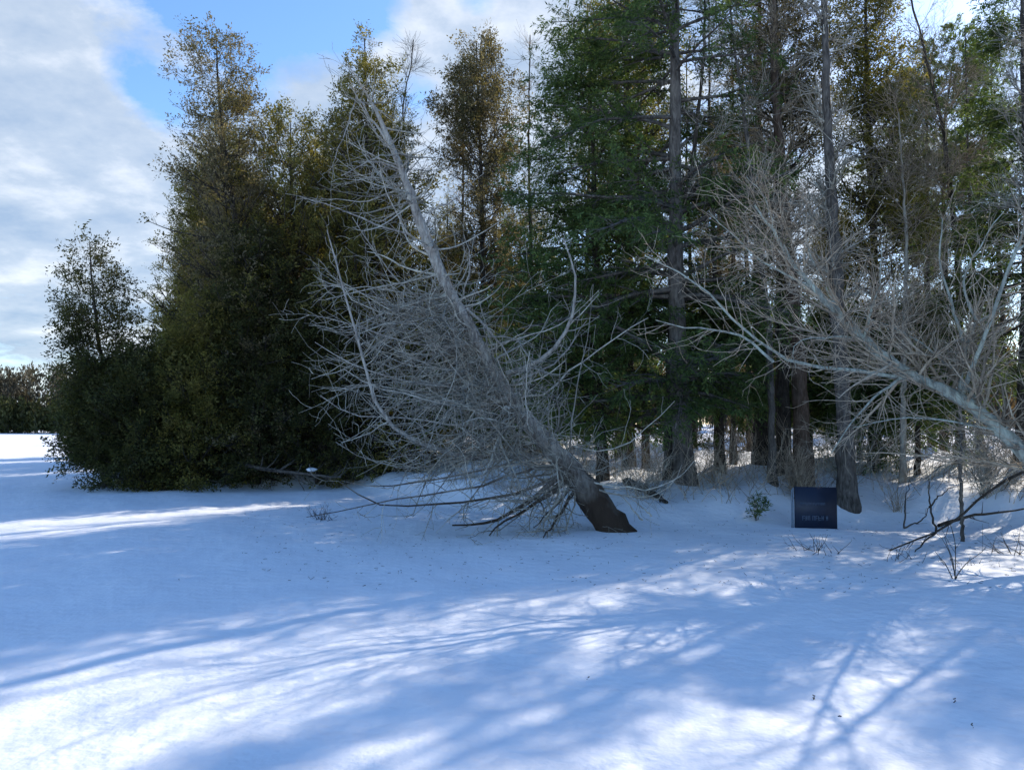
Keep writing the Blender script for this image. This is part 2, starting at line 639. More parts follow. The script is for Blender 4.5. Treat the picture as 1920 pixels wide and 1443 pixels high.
# 1 small cedar with sparse top at the left tip
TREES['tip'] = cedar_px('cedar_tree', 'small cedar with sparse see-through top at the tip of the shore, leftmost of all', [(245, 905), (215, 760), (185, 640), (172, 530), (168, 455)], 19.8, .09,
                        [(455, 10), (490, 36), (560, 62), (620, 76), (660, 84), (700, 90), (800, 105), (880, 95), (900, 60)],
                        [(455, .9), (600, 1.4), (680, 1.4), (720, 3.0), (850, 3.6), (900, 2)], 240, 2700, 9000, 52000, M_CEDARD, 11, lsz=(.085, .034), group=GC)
# 2 tall cedar with open speckled crown
TREES['tall'] = cedar_px('cedar_tree', 'tall cedar with open speckled bronze crown and bent trunk, tallest of the left shore', [(490, 905), (470, 640), (440, 400), (415, 240), (407, 140), (405, 72)], 20.4, .14,
                         [(72, 12), (100, 58), (140, 82), (200, 85), (330, 105), (450, 120), (600, 140), (800, 150), (890, 100)],
                         [(72, 1.2), (300, 1.2), (430, 1.3), (560, 2.5), (890, 2.5)], 330, 4000, 12500, 68000, M_BRONZE, 12, lsz=(.085, .034), asym=(.12, math.pi), group=GC)
TREES['olive'] = cedar_px('cedar_tree', 'broad olive cedar with uneven rounded top beside the tall speckled cedar', [(560, 900), (555, 600), (548, 400), (545, 228)], 21.4, .15,
                          [(228, 14), (270, 60), (330, 120), (450, 150), (600, 170), (800, 170), (880, 110)],
                          [(205, 1.), (300, 1.4), (890, 2.2)], 320, 4000, 12000, 95000, M_CEDAR, 13, lsz=(.085, .034), group=GC)
TREES['spire'] = cedar_px('cedar_tree', 'dense olive brown cedar with a pointed spire behind the leaning dead tree', [(715, 890), (700, 600), (690, 300), (683, 72)], 20.8, .16,
                          [(72, 5), (110, 24), (170, 48), (230, 78), (330, 115), (450, 135), (600, 165), (800, 165), (880, 100)],
                          [(72, 1.), (120, 1.6), (200, 2.0), (890, 2.2)], 350, 4600, 14000, 130000, M_CEDAR, 14, lsz=(.082, .033), group=GC)
TREES['thin'] = cedar_px('cedar_tree', 'slim cedar with speckled pointed top and bare lower trunk in the central gap', [(905, 880), (906, 500), (900, 260), (893, 78)], 21.5, .12,
                         [(78, 6), (110, 28), (160, 62), (240, 90), (330, 105), (400, 90), (600, 80), (860, 60)],
                         [(78, .9), (130, 1.2), (260, 2.0), (330, 1.2), (420, .8), (560, 1.2), (860, 1.)], 240, 3000, 9000, 62000, M_BRONZE, 15, lsz=(.085, .033), group=GC)
# dense low skirts of the shore cedars
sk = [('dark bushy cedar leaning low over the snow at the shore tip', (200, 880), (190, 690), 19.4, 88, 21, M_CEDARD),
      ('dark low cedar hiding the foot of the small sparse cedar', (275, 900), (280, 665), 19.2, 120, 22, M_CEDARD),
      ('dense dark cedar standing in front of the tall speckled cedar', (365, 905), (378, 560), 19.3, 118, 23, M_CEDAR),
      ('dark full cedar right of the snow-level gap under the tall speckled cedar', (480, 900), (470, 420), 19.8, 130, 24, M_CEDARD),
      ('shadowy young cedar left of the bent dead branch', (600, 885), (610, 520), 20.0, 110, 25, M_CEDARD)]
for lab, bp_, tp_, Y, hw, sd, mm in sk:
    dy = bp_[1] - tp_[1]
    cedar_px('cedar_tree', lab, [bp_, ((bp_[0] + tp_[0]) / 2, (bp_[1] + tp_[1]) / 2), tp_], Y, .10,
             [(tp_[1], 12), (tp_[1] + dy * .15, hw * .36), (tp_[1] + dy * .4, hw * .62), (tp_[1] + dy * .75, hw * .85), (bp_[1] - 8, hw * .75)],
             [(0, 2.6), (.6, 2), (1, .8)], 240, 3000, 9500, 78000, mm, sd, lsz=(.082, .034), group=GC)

# 3 hemlocks
GH = 'hemlocks in the middle of the wood'
TREES['hem'] = cedar_px('hemlock_tree', 'large dark green hemlock with thick grey trunk flaring at the snow', [(1287, 912), (1275, 800), (1268, 600), (1266, 300), (1266, 0), (1262, -420)], 14.6, .18,
                        [(-420, 20), (-200, 180), (0, 250), (200, 290), (400, 270), (600, 240), (770, 170)],
                        [(0, 1.5), (.25, 1.7), (.5, 1.2), (1, 1)], 130, 2100, 10500, 120000, M_HEM, 31, M_TRUNK, (.095, .024), (.25, math.pi), 'hemlock tree', 'hemlock', GH)
cedar_px('hemlock_tree', 'green hemlock with drooping boughs between the leaning dead tree and the thick trunk', [(1130, 905), (1120, 600), (1110, 250), (1105, 60)], 16.2, .12,
         [(60, 20), (200, 120), (330, 150), (450, 175), (600, 190), (790, 150)], [(0, 1.4), (.3, 1.5), (1, 1)],
         125, 1900, 9500, 112000, M_HEM, 32, M_DARK, (.095, .024), (0, 0), 'hemlock tree', 'hemlock', GH)
cedar_px('hemlock_tree', 'young hemlock with low green boughs just right of the thick grey trunk', [(1355, 880), (1350, 700), (1345, 520)], 16.5, .06,
         [(520, 10), (600, 60), (680, 90), (760, 70)], [(0, .6), (.4, 1.2), (1, 1)],
         45, 600, 2600, 34000, M_HEM, 33, M_DARK, (.10, .03), (0, 0), 'hemlock tree', 'hemlock', GH)
TREES['hemr'] = cedar_px('hemlock_tree', 'green hemlock with layered drooping boughs near the right edge', [(1915, 880), (1925, 600), (1930, 200), (1935, -160)], 15.2, .13,
                         [(-160, 15), (60, 75), (250, 115), (420, 140), (600, 120), (720, 90)], [(0, .3), (.3, 1.), (1, 1)],
                         85, 1200, 6000, 60000, M_HEM, 34, M_DARK, (.10, .024), (.2, math.pi), 'hemlock tree', 'hemlock', GH)

# ------------------------------------------------------------------ bare trees
def bare_tree(name, label, cat, pts, radii, limbs, levels, seed, mtrunk, mtwig, group=None, side=None, sides=12, hand=()):
    """hand: list of (world pts, r0). levels: spawn dicts"""
    rng = np.random.default_rng(seed)
    b0 = np.asarray(pts[0], float).copy()
    root = empty(name, b0, label, cat, group)
    tp = resample(np.asarray(pts) - b0, 60)
    tp[1:-1] += rng.normal(0, .008, (58, 3))
    tr = np.interp(np.linspace(0, 1, 60), np.linspace(0, 1, len(radii)), radii)
    tr *= 1 + rng.normal(0, .05, 60)
    gt = Geo()
    gc = Geo()
    tubes(gt, tp[None], tr[None], sides, .05)
    P1, R1 = [], []
    for hp, r0 in hand:
        q = resample(np.asarray(hp) - b0, 10)
        P1.append(q)
        R1.append(r0 * np.linspace(1, .25, 10))
    if P1:
        P1 = np.array(P1)
        P1[:, 1:] += rng.normal(0, .010, P1[:, 1:].shape)
        R1 = np.array(R1)
        tubes(gt, P1, R1, 6)
    if limbs:
        L1, LR1 = limbs(tp, tr, rng)
        tubes(gc, L1, LR1, 5)
        if L1.shape[1] != 10:
            L1 = np.stack([resample(x, 10) for x in L1])
            LR1 = np.stack([np.interp(np.linspace(0, 1, 10), np.linspace(0, 1, len(x)), x) for x in LR1])
        P1 = L1 if not len(P1) else np.concatenate([P1, L1])
        R1 = LR1 if not len(R1) else np.concatenate([R1, LR1])
    gt.build('trunk', mtrunk, root)
    P, Rr = P1, R1
    for lv in levels:
        P, Rr = spawn(P, Rr, rng=rng, **lv)
        tubes(gc, P, Rr, 3)
    gc.build('crown', mtwig, root)
    return root


def A(pts, Y=None):
    """photo polyline -> world; entries (px,py) or (px,py,Y)"""
    return [at(p[0], p[1], p[2] if len(p) > 2 else Y) for p in pts]


# leaning dead cedar, centre
lean_pts = A([(1190, 1045, 11.55), (1152, 992, 11.6), (1108, 930, 11.65), (1062, 872, 11.7), (1000, 805, 11.8), (945, 735, 11.85), (885, 620, 11.9), (840, 540, 11.95), (800, 450, 12), (765, 350, 12.05), (733, 272, 12.1), (705, 205, 12.1), (668, 145, 12.1)])
lean_r = [.26, .235, .20, .16, .125, .105, .095, .09, .086, .08, .068, .05, .03, .012]


def lean_limbs(tp, tr, rng):
    nlow, nup = 225, 60
    N = nlow + nup
    t = np.concatenate([rng.uniform(.14, .52, nlow), rng.uniform(.42, .95, nup)])
    hang = np.arange(N) < 70
    face = (np.arange(N) >= 70) & (np.arange(N) < 110)
    t[hang] = rng.uniform(.30, .58, 70)
    t[face] = rng.uniform(.18, .46, 40)
    low = np.arange(N) < nlow
    p, d, r = lerp_on(tp[None], tr[None], np.zeros(N, int), t)
    left = rng.random(N) < np.where(low, .70, .66)
    az = np.where(left, rng.normal(math.pi, .75, N), rng.normal(0, .8, N))
    az = np.where(low, az + np.where(left, .25, -.25), az)       # a little towards the open side
    el = np.where(low, rng.normal(-.12, .5, N), np.where(left, rng.normal(-.05, .32, N), rng.normal(.1, .5, N)))
    az = np.where(hang, rng.normal(math.pi + .2, .5, N), az)
    el = np.where(hang, rng.normal(-.42, .22, N), el)
    az = np.where(face, rng.normal(-1.75, .6, N), az)
    dd = np.stack([np.cos(az) * np.cos(el), np.sin(az) * np.cos(el), np.sin(el)], 1)
    L = np.where(low, rng.uniform(.7, 2.5, N), np.where(left, rng.uniform(1.3, 2.7, N), rng.uniform(.6, 1.7, N)))
    L = np.where(hang, rng.uniform(1.4, 3.0, N), np.where(face, rng.uniform(.4, 1.3, N), L))
    L *= np.interp(t, [0.1, .35, .62, .8, 1], [1.0, 1.05, 1.0, .6, .3])
    P = np.concatenate([grow(p[:nlow], dd[:nlow], L[:nlow], 10, rng, .0, .20), grow(p[nlow:], dd[nlow:], L[nlow:], 10, rng, .0, .11)])
    u = np.linspace(0, 1, 10)[None]
    k1 = np.where(hang[:, None], rng.uniform(0, .15, (N, 1)), rng.uniform(.05, .6, (N, 1)))
    k2 = rng.uniform(-.1, .42, (N, 1))
    L = L * rng.choice([1, 1, 1, .45], N)
    P[:, :, 2] += (u ** 2.4 * k1 - u * (1 - .3 * u) * k2) * L[:, None]
    zf = .05 - lean_pts[0][2]
    under = np.minimum(P[:, :, 2] - zf, 0)
    P[:, :, 2] = np.maximum(P[:, :, 2], zf + .03 * np.abs(np.sin(9 * under)))
    R = np.where(low, rng.uniform(.007, .022, N), rng.uniform(.012, .024, N))
    R = np.minimum(R, r * .5)[:, None] * np.linspace(1, .25, 10)[None]
    return P, R


lean_hand = [
    (A([(905, 860, 11.7), (800, 842, 11.3), (712, 812, 11.0), (700, 760, 10.9), (685, 700, 10.9), (666, 650, 10.9), (668, 600, 10.9), (648, 550, 10.9), (625, 490, 10.9), (612, 430, 10.95)]), .034),
    (A([(950, 700, 11.85), (1010, 682, 11.6), (1055, 640, 11.4), (1080, 590, 11.4), (1088, 530, 11.4), (1070, 480, 11.5), (1058, 448, 11.5)]), .040),
    (A([(960, 715, 11.85), (1010, 700, 11.9), (1055, 670, 12.0), (1085, 625, 12.0), (1100, 600, 12)]), .022),
    (A([(875, 578, 11.9), (915, 615, 11.6), (945, 650, 11.6), (965, 700, 11.6)]), .026),
    (A([(860, 570, 11.9), (880, 520, 11.8), (882, 470, 11.8), (870, 440, 11.8)]), .018),
    (A([(1050, 890, 11.7), (985, 925, 11.4), (900, 940, 11.2), (820, 943, 11.2), (740, 958, 11.1), (690, 945, 11.1), (650, 935, 11.1), (632, 900, 11.1)]), .026),
    (A([(1062, 885, 11.7), (1000, 935, 11.4), (950, 968, 11.3), (905, 985, 11.2), (850, 985, 11.1)]), .045),
    (A([(1070, 895, 11.7), (1000, 950, 11.2), (930, 985, 11.1), (915, 1005, 10.9)]), .035),
    (A([(1080, 915, 11.7), (1045, 970, 11.3), (1018, 1008, 10.9)]), .032),
    (A([(1075, 910, 11.7), (1030, 960, 11.3), (1000, 990, 11.1)]), .024),
    (A([(1010, 850, 11.7), (900, 885, 11.2), (790, 905, 10.9), (700, 915, 10.8), (640, 900, 10.8)]), .022),
    (A([(990, 840, 11.7), (880, 860, 11.4), (780, 880, 11.3), (690, 870, 11.2), (630, 830, 11.2)]), .020),
    (A([(1020, 870, 11.7), (930, 905, 11.0), (840, 925, 10.7), (750, 930, 10.6), (660, 955, 10.5), (575, 968, 10.5)]), .020),
    (A([(965, 800, 11.8), (860, 800, 11.5), (760, 780, 11.4), (670, 790, 11.4), (600, 740, 11.4)]), .022),
    (A([(930, 720, 11.8), (850, 730, 11.6), (760, 715, 11.5), (660, 690, 11.5), (590, 640, 11.5)]), .022),
    (A([(900, 640, 11.8), (820, 655, 11.6), (740, 640, 11.5), (650, 600, 11.5), (575, 590, 11.5)]), .020),
    (A([(770, 440, 12), (700, 420, 11.7), (640, 390, 11.5), (560, 370, 11.4)]), .018),
    (A([(752, 320, 12.05), (715, 300, 11.9), (680, 305, 11.8), (640, 330, 11.7)]), .018),
    (A([(733, 272, 12.1), (700, 230, 12.0), (672, 185, 12.), (655, 160, 12.)]), .022),
    (A([(800, 400, 12), (860, 370, 11.8), (905, 325, 11.7)]), .016),
    (A([(670, 180, 12.1), (645, 250, 11.9), (615, 330, 11.7)]), .012),
]
bare_tree('dead_tree', 'leaning dead grey tree with a dark lower trunk and a dense tangle of bare branches', 'dead tree', lean_pts, lean_r, lean_limbs,
          [dict(N=1900, K=6, L=(.2, 1.05), t=(.1, 1), ang=(25, 80), up=.1, wob=.19, rr=.55, rmin=.0045, relen=.4),
           dict(N=3300, K=4, L=(.08, .42), t=(.1, 1), ang=(25, 80), up=.0, wob=.24, rr=.6, rmin=.0036)],
          41, M_DEAD, M_TWIGG, hand=lean_hand)

# lichen-covered leaning tree entering from the right
rt = A([(2080, 985, 8.9), (1990, 910, 9.0), (1920, 850, 9.1), (1860, 790, 9.2), (1800, 745, 9.3), (1710, 705, 9.4), (1640, 655, 9.5), (1590, 605, 9.6), (1530, 545, 9.7), (1490, 500, 9.8), (1455, 440, 9.9), (1415, 385, 10)])
rt[0][2] = gz(rt[0][0], 8.9) - .05
rr_ = [.10, .095, .09, .085, .078, .070, .064, .056, .046, .035, .022, .012]


def right_limbs(tp, tr, rng):
    N = 70
    t = rng.uniform(.18, .97, N)
    p, d, r = lerp_on(tp[None], tr[None], np.zeros(N, int), t)
    dd = nrm(np.stack([rng.normal(-.25, .6, N), rng.normal(0, .8, N), rng.normal(.6, .45, N)], 1))
    P = grow(p, dd, rng.uniform(.7, 2.0, N) * np.interp(t, [0, 1], [1.2, .6]), 10, rng, .2, .12)
    R = np.clip(r * .35, .006, .022)[:, None] * np.linspace(1, .25, 10)[None]
    return P, R


r_hand = [
    (A([(1730, 712, 9.4), (1640, 692, 9.3), (1540, 690, 9.2), (1450, 678, 9.1), (1400, 640, 9.1), (1370, 600, 9.1), (1340, 545, 9.1), (1275, 500, 9.1), (1210, 480, 9.1)]), .027),
    (A([(1450, 678, 9.1), (1390, 622, 9.0), (1310, 618, 8.9), (1230, 600, 8.8)]), .018),
    (A([(1620, 635, 9.5), (1640, 560, 9.3), (1655, 510, 9.3), (1650, 460, 9.3)]), .020),
    (A([(1620, 632, 9.5), (1560, 632, 9.3), (1482, 632, 9.2), (1490, 690, 9.2)]), .014),
    (A([(1590, 605, 9.6), (1550, 540, 9.7), (1510, 470, 9.8), (1520, 430, 9.8)]), .018),
    (A([(1800, 745, 9.3), (1800, 690, 9.3), (1806, 640, 9.2), (1830, 600, 9.1), (1900, 565, 9.0)]), .034),
    (A([(1806, 640, 9.2), (1780, 560, 9.3), (1760, 480, 9.4), (1766, 410, 9.4)]), .022),
    (A([(1700, 702, 9.4), (1640, 740, 9.1), (1590, 800, 8.9), (1560, 850, 8.8)]), .020),
    (A([(1530, 545, 9.7), (1440, 500, 9.8), (1370, 440, 9.9), (1330, 400, 10)]), .018),
    (A([(1850, 780, 9.2), (1790, 690, 9.5), (1700, 620, 9.8), (1600, 590, 10)]), .022),
    (A([(1455, 440, 9.9), (1440, 380, 10), (1400, 330, 10.1)]), .012),
    (A([(1880, 810, 9.2), (1800, 790, 9.0), (1700, 780, 8.8), (1600, 800, 8.7)]), .016),
    (A([(1803, 745, 9.3), (1845, 630, 8.7), (1905, 470, 8.5), (1975, 311, 8.5), (1990, 200, 8.4)]), .028),
    (A([(1905, 470, 8.5), (1960, 420, 8.2), (2020, 330, 8.0)]), .016),
    (A([(1830, 600, 9.1), (1800, 520, 9.1), (1840, 450, 9.1), (1880, 400, 9.1)]), .018),
]
bare_tree('bare_tree', 'lichen-grey bare tree leaning in from the right edge with pinkish fine twigs', 'bare tree', rt, rr_, right_limbs,
          [dict(N=1200, K=6, L=(.3, .95), t=(.15, 1), ang=(25, 65), up=.25, wob=.16, rr=.5, rmin=.0036, relen=.3),
           dict(N=2300, K=4, L=(.1, .38), t=(.1, 1), ang=(25, 75), up=.05, wob=.24, rr=.55, rmin=.0026)],
          42, M_LICHEN, M_TWIGP, hand=r_hand)


# generic bare tree / brush
def simple_limbs(N, t0, t1, Lm, upm, rk=.35):
    def f(tp, tr, rng):
        t = rng.uniform(t0, t1, N)
        p, d, r = lerp_on(tp[None], tr[None], np.zeros(N, int), t)
        az = rng.uniform(0, 6.28, N)
        el = np.radians(rng.uniform(5, 60, N))
        dd = np.stack([np.cos(az) * np.cos(el), np.sin(az) * np.cos(el), np.sin(el)], 1)
        P = grow(p, dd, rng.uniform(.5, 1.1, N) * Lm * np.interp(t, [t0, t1], [1, .45]), 10, rng, upm, .1)
        return P, np.clip(r * rk, .005, .05)[:, None] * np.linspace(1, .22, 10)[None]
    return f


def pole(name, label, cat, pix, Y, rad, N, t0, Lm, lv, seed, mb, mt, group=None, up=.3):
    P = pxtree(pix, Y)
    P[0][2] -= .45
    rd = [rad * 1.7, rad * 1.02] + list(np.linspace(rad * .95, rad * .3, 5)) + [.015]
    return bare_tree(name, label, cat, P, rd, simple_limbs(N, t0, .99, Lm, up), lv, seed, mb, mt, group)


LV = [dict(N=700, K=5, L=(.25, .9), t=(.15, 1), ang=(25, 60), up=.2, wob=.14, rr=.5, rmin=.004, relen=.3),
      dict(N=2200, K=4, L=(.12, .4), t=(.1, 1), ang=(25, 60), up=.1, wob=.16, rr=.55, rmin=.003)]
GT = 'bare trunks in the wood'
pole('tall_trunk', 'tall straight grey trunk with short dead twigs right of centre, rising out of the picture', 'tree', [(1592, 905), (1578, 700), (1562, 430), (1552, 250), (1545, 0), (1540, -300)], 14.2, .135, 44, .30, .7, LV[:1], 51, M_TRUNK, M_TWIGG, GT)
pole('slim_trunk', 'slim dark trunk standing tight against the thick hemlock trunk', 'tree', [(1250, 915), (1256, 700), (1262, 480), (1300, 300), (1320, 100), (1322, -80)], 14.9, .075, 36, .45, .9, LV[:1], 52, M_DARK, M_TWIGG, GT)
pole('brown_trunk', 'stout brown trunk in dappled sun behind the blue sign', 'tree', [(1505, 890), (1500, 700), (1470, 400), (1450, 100), (1448, -200)], 16.2, .16, 40, .35, 1.2, LV, 53, M_BROWN, M_TWIGP, GT)
pole('pale_trunk', 'thin pale grey trunk between the brown trunk and the thick hemlock trunk', 'tree', [(1448, 885), (1447, 760), (1440, 600), (1400, 250), (1372, 50), (1365, -100)], 14.9, .065, 36, .4, .9, LV[:1], 54, M_TRUNK, M_TWIGG, GT)
pole('dark_trunk', 'dark reddish trunk close left of the thin pale trunk', 'tree', [(1428, 868), (1425, 700), (1420, 400), (1425, 0), (1430, -100)], 18.5, .15, 40, .35, 1.3, LV, 55, M_DARK, M_TWIGP, GT)
TREES['bare'] = pole('bare_tree', 'greyish bare tree filling the gap right of the tall straight trunk with fine twigs', 'bare tree', [(1690, 880), (1695, 650), (1700, 450), (1690, 290), (1684, 210)], 15.8, .06, 46, .3, 1.5, LV, 56, M_TWIGG, M_TWIGP, GT)
pole('bare_tree', 'dark bare tree with upright branches against the blue sky opening at top right', 'bare tree', [(1800, 870), (1798, 500), (1770, 250), (1725, 60), (1690, -60)], 17, .08, 46, .4, 1.8, LV, 57, M_DARK, M_TWIGP, GT)
pole('bare_tree', 'leafless grey tree showing its forked dark top between the two pointed cedars', 'bare tree', [(780, 880), (765, 500), (755, 190), (770, 130), (775, 75)], 22.5, .07, 26, .5, 1.1, LV[:1], 58, M_DARK, M_DARK, GT)
pole('slim_trunk', 'slender dark trunk at the very right edge running up past the top', 'tree', [(1935, 880), (1930, 500), (1918, 100), (1912, -200)], 13.5, .09, 30, .4, 1.2, LV[:1], 59, M_DARK, M_TWIGG, GT)

# cedars and pines of the middle wood
GM = 'evergreens inside the wood'
cedar_px('cedar_tree', 'brown sparse cedar with dark trunk left of the tall straight trunk at the top', [(1470, 880), (1465, 500), (1455, 150), (1450, -250)], 17.5, .16,
         [(-250, 60), (0, 110), (200, 120), (320, 110), (420, 80), (600, 60)], [(0, .2), (.4, .6), (.6, 1.6), (1, 1.4)], 210, 2700, 8200, 46000, M_BRONZE, 61, lsz=(.085, .033), group=GM)
cedar_px('cedar_tree', 'brown and olive cedar behind the tall straight trunk, between it and the blue opening', [(1640, 880), (1640, 500), (1625, 150), (1620, -120)], 18.5, .13,
         [(-120, 30), (60, 70), (250, 100), (420, 120), (600, 100)], [(0, .3), (.4, 1.), (1, 1.2)], 210, 2700, 8200, 48000, M_CEDAR, 62, lsz=(.085, .033), group=GM)
cedar_px('pine_tree', 'yellow-green pine catching the sun near the right edge below the blue opening', [(1770, 860), (1772, 500), (1768, 250), (1790, 85)], 22.5, .11,
         [(85, 25), (160, 110), (260, 140), (380, 120), (470, 70)], [(0, .2), (.5, 1.), (1, 1.2)], 120, 1700, 5600, 95000, M_PINE, 63, lsz=(.13, .026), group=GM, cat='pine tree', kind='pine')
cedar_px('cedar_tree', 'olive cedar filling the space above the slim trunk at the top centre', [(1180, 890), (1180, 500), (1175, 150), (1170, -200)], 19.5, .14,
         [(-200, 30), (0, 90), (200, 120), (420, 130), (650, 110)], [(0, .6), (.4, 1.), (1, 1.)], 200, 2500, 7600, 40000, M_CEDAR, 64, lsz=(.085, .033), group=GM)
cedar_px('hemlock_tree', 'small hemlock with yellow-green boughs behind the leaning bare tree at lower right', [(1720, 880), (1722, 760), (1720, 560)], 16.8, .06,
         [(560, 12), (640, 70), (740, 100), (820, 90)], [(0, .8), (.4, 1.2), (1, 1)], 50, 600, 2600, 30000, M_HEM, 65, M_DARK, (.10, .03), (0, 0), 'hemlock tree', 'hemlock', GM)
cedar_px('hemlock_tree', 'low bushy hemlock under the tall straight trunk near the sunlit bank', [(1640, 872), (1642, 780), (1640, 640)], 17.5, .05,
         [(640, 12), (700, 60), (780, 90), (830, 80)], [(0, .8), (.4, 1.2), (1, 1)], 45, 520, 2200, 26000, M_HEM, 66, M_DARK, (.10, .03), (0, 0), 'hemlock tree', 'hemlock', GM)

# ------------------------------------------------------------------ copies deeper in the wood
rngc = np.random.default_rng(99)
kinds = ['olive', 'spire', 'thin', 'hem', 'tall']
back = [  # px, depth, kind, scale, label
    (960, 25, 'olive', .8, 'olive cedar deeper in the wood seen through the gap right of the slim cedar'),
    (1350, 24, 'thin', .9, 'speckled cedar deep behind the slim trunk beside the thick one'),
    (1560, 33, 'thin', .85, 'speckled cedar deep behind the tall straight trunk'),
    (640, 26, 'olive', .85, 'cedar deep behind the shore cedars left of the pointed one'),
    (820, 27, 'spire', .75, 'cedar behind the gap between the two pointed cedars'),
    (1740, 36, 'thin', .95, 'speckled cedar far back below the blue opening'),
]
for px, Y, k, s_, lab in back:
    X = (px - 960) / F * Y
    copy_tree(TREES[k], (X, Y, gz(X, Y)), rngc.uniform(0, 6.28), s_, lab, 'cedars deep in the wood')

# trees along the shore running back behind the left cedars (they shade the lake)
for i_, (X, Y, k, s_) in enumerate([(-9.5, 25, 'spire', .95), (-12.2, 31, 'olive', 1.0), (-8.0, 30, 'spire', 1.0), (-14.5, 36, 'spire', 1.0), (-11, 37, 'olive', 1.1), (-16.5, 41, 'olive', .9), (-5, 27, 'spire', .9)]):
    copy_tree(TREES[k], (X, Y, gz(X, Y)), rngc.uniform(0, 6.28), s_, 'cedar hidden behind the dense shore cedars on the left', 'cedars hidden behind the shore cedars')

# trees just outside the right edge, whose shade falls over the snow
for i_, (X, Y, k, s_) in enumerate([(8.3, 10.6, 'bare', 1.0), (12.5, 12.5, 'hemr', 1.0), (13.2, 15.2, 'thin', .80), (17.8, 17.5, 'hem', .8), (10.2, 9.6, 'thin', .9), (15, 10, 'spire', .95), (12.5, 7.2, 'hemr', .9), (16, 5.5, 'olive', .95), (20, 18, 'spire', 1.1), (21, 11, 'hem', .9)]):
    copy_tree(TREES[k], (X, Y, gz(X, Y)), rngc.uniform(0, 6.28), s_, 'tree standing outside the right edge of the picture', 'trees outside the right edge')

# low hemlocks of the understory
GU = 'low hemlocks under the tall trees'
low = cedar_px('hemlock_tree', 'low hemlock behind the blue sign with boughs down to the snow', [(1520, 880), (1518, 760), (1515, 560)], 19.5, .06,
               [(560, 10), (640, 70), (720, 110), (790, 80)], [(0, 1.3), (.4, 1.3), (1, 1)], 80, 1000, 4600, 56000, M_HEM, 67, M_DARK, (.10, .026), (0, 0), 'hemlock tree', 'hemlock', GU)
for px, Y, s_, lab in [(1610, 20.5, 1.05, 'low hemlock filling the space behind the foot of the tall straight trunk'),
                       
                       (1040, 19.5, 1.1, 'low hemlock behind the tangle of the dead tree on its right side'),
                       (860, 21, 1.15, 'low hemlock behind the middle of the dead tree'), 
                       (1120, 25, 1.3, 'low hemlock far back behind the drooping hemlock')]:
    X = (px - 960) / F * Y
    copy_tree(low, (X, Y, gz(X, Y)), rngc.uniform(0, 6.28), s_, lab, GU)

# young trunks deeper in the wood
proto = pole('young_trunk', 'young dark trunk deep in the wood right of the thick hemlock trunk', 'tree', [(1375, 865), (1372, 600), (1378, 300), (1370, 40)], 20, .07, 34, .3, 1.2, LV[:1], 71, M_DARK, M_TWIGP, 'young trunks deep in the wood')
yt = [(1345, 19, 1., 'young dark trunk nearest the right side of the thick hemlock trunk'), (1405, 23, 1.1, 'young trunk left of the dark reddish trunk'),
      (1210, 20, 1., 'young trunk in shade left of the thick hemlock trunk'), (1160, 22, 1.1, 'young trunk in shade behind the leaning dead tree'),
      
      (1745, 22, 1., 'young trunk behind the small yellow-green hemlock'), (1835, 19, .9, 'young trunk above the sunlit bank right of the sapling'),
      (1100, 25, 1.2, 'young trunk far back right of the leaning dead tree'), (860, 24, 1., 'young trunk behind the tangle of the dead tree'),
      (1885, 24, 1.1, 'young trunk far back near the right edge'),
      (1000, 22, 1., 'young trunk directly behind the bend of the dead tree'), (1300, 25, 1.1, 'young trunk far behind the thick hemlock trunk')]
for px, Y, s_, lab in yt:
    X = (px - 960) / F * Y
    copy_tree(proto, (X, Y, gz(X, Y)), rngc.uniform(0, 6.28), s_, lab, 'young trunks deep in the wood')


# ------------------------------------------------------------------ far woods
def woods(name, label, pts, hmin, hmax, ntree, nl, mats, seed, lsz, trunkmat, depth=12):
    """one far mass of trees along a path of (x,y)"""
    rng = np.random.default_rng(seed)
    pts = np.array(pts, float)
    s = np.concatenate([[0], np.cumsum(np.linalg.norm(np.diff(pts, axis=0), axis=1))])
    u = rng.uniform(0, s[-1], ntree)
    X = np.interp(u, s, pts[:, 0]) + rng.normal(0, 1, ntree)
    Y = np.interp(u, s, pts[:, 1]) + rng.uniform(0, depth, ntree)
    H = rng.uniform(hmin, hmax, ntree)
    base = np.stack([X, Y, hgt(X, Y)], 1)
    K = 5
    P = grow(base, np.tile([0, 0, 1.], (ntree, 1)), H, K, rng, 0, .03)
    R = (H * .011)[:, None] * np.linspace(1, .15, K)[None]
    gt = Geo()
    tubes(gt, P, R, 5)
    T, TR = spawn(P, R, ntree * 16, 4, rng, L=(hmax * .10, hmax * .26), t=(.02, 1.), ang=(20, 80), up=.4, wob=.14, rr=.4, rmin=.02, relen=.5)
    tubes(gt, T, TR, 3)
    o = gt.build(name, trunkmat)
    tag(o, label, 'woods', None, 'stuff')
    gl = Geo()
    leaves(gl, T, nl, lsz[0], lsz[1], rng, t=(.0, 1), ang=(5, 40), flat=0, droop=-.5, jit=lsz[0] * .6)
    gl.build('foliage', mats, o)
    return o


woods('far_woods', 'distant brown woods across the snowy lake at the left horizon', [(-130, 150), (-90, 140), (-60, 132), (-20, 128), (40, 120), (110, 110)], 9.5, 12.5, 480, 110000, M_FAR, 81, (.8, .28), M_DARK)
woods('backing_woods', 'dim woods closing the view behind the trunks on the right', [(-24, 66), (-8, 52), (10, 46), (30, 44), (52, 40)], 4, 10, 420, 110000, M_BUSH, 82, (.42, .10), M_DARK, 18)
woods('far_evergreens', 'dark low evergreens at the foot of the distant woods', [(-130, 146), (-90, 135), (-58, 126), (-30, 118)], 3, 6, 200, 30000, M_CEDARD, 83, (.8, .4), M_DARK, 4)

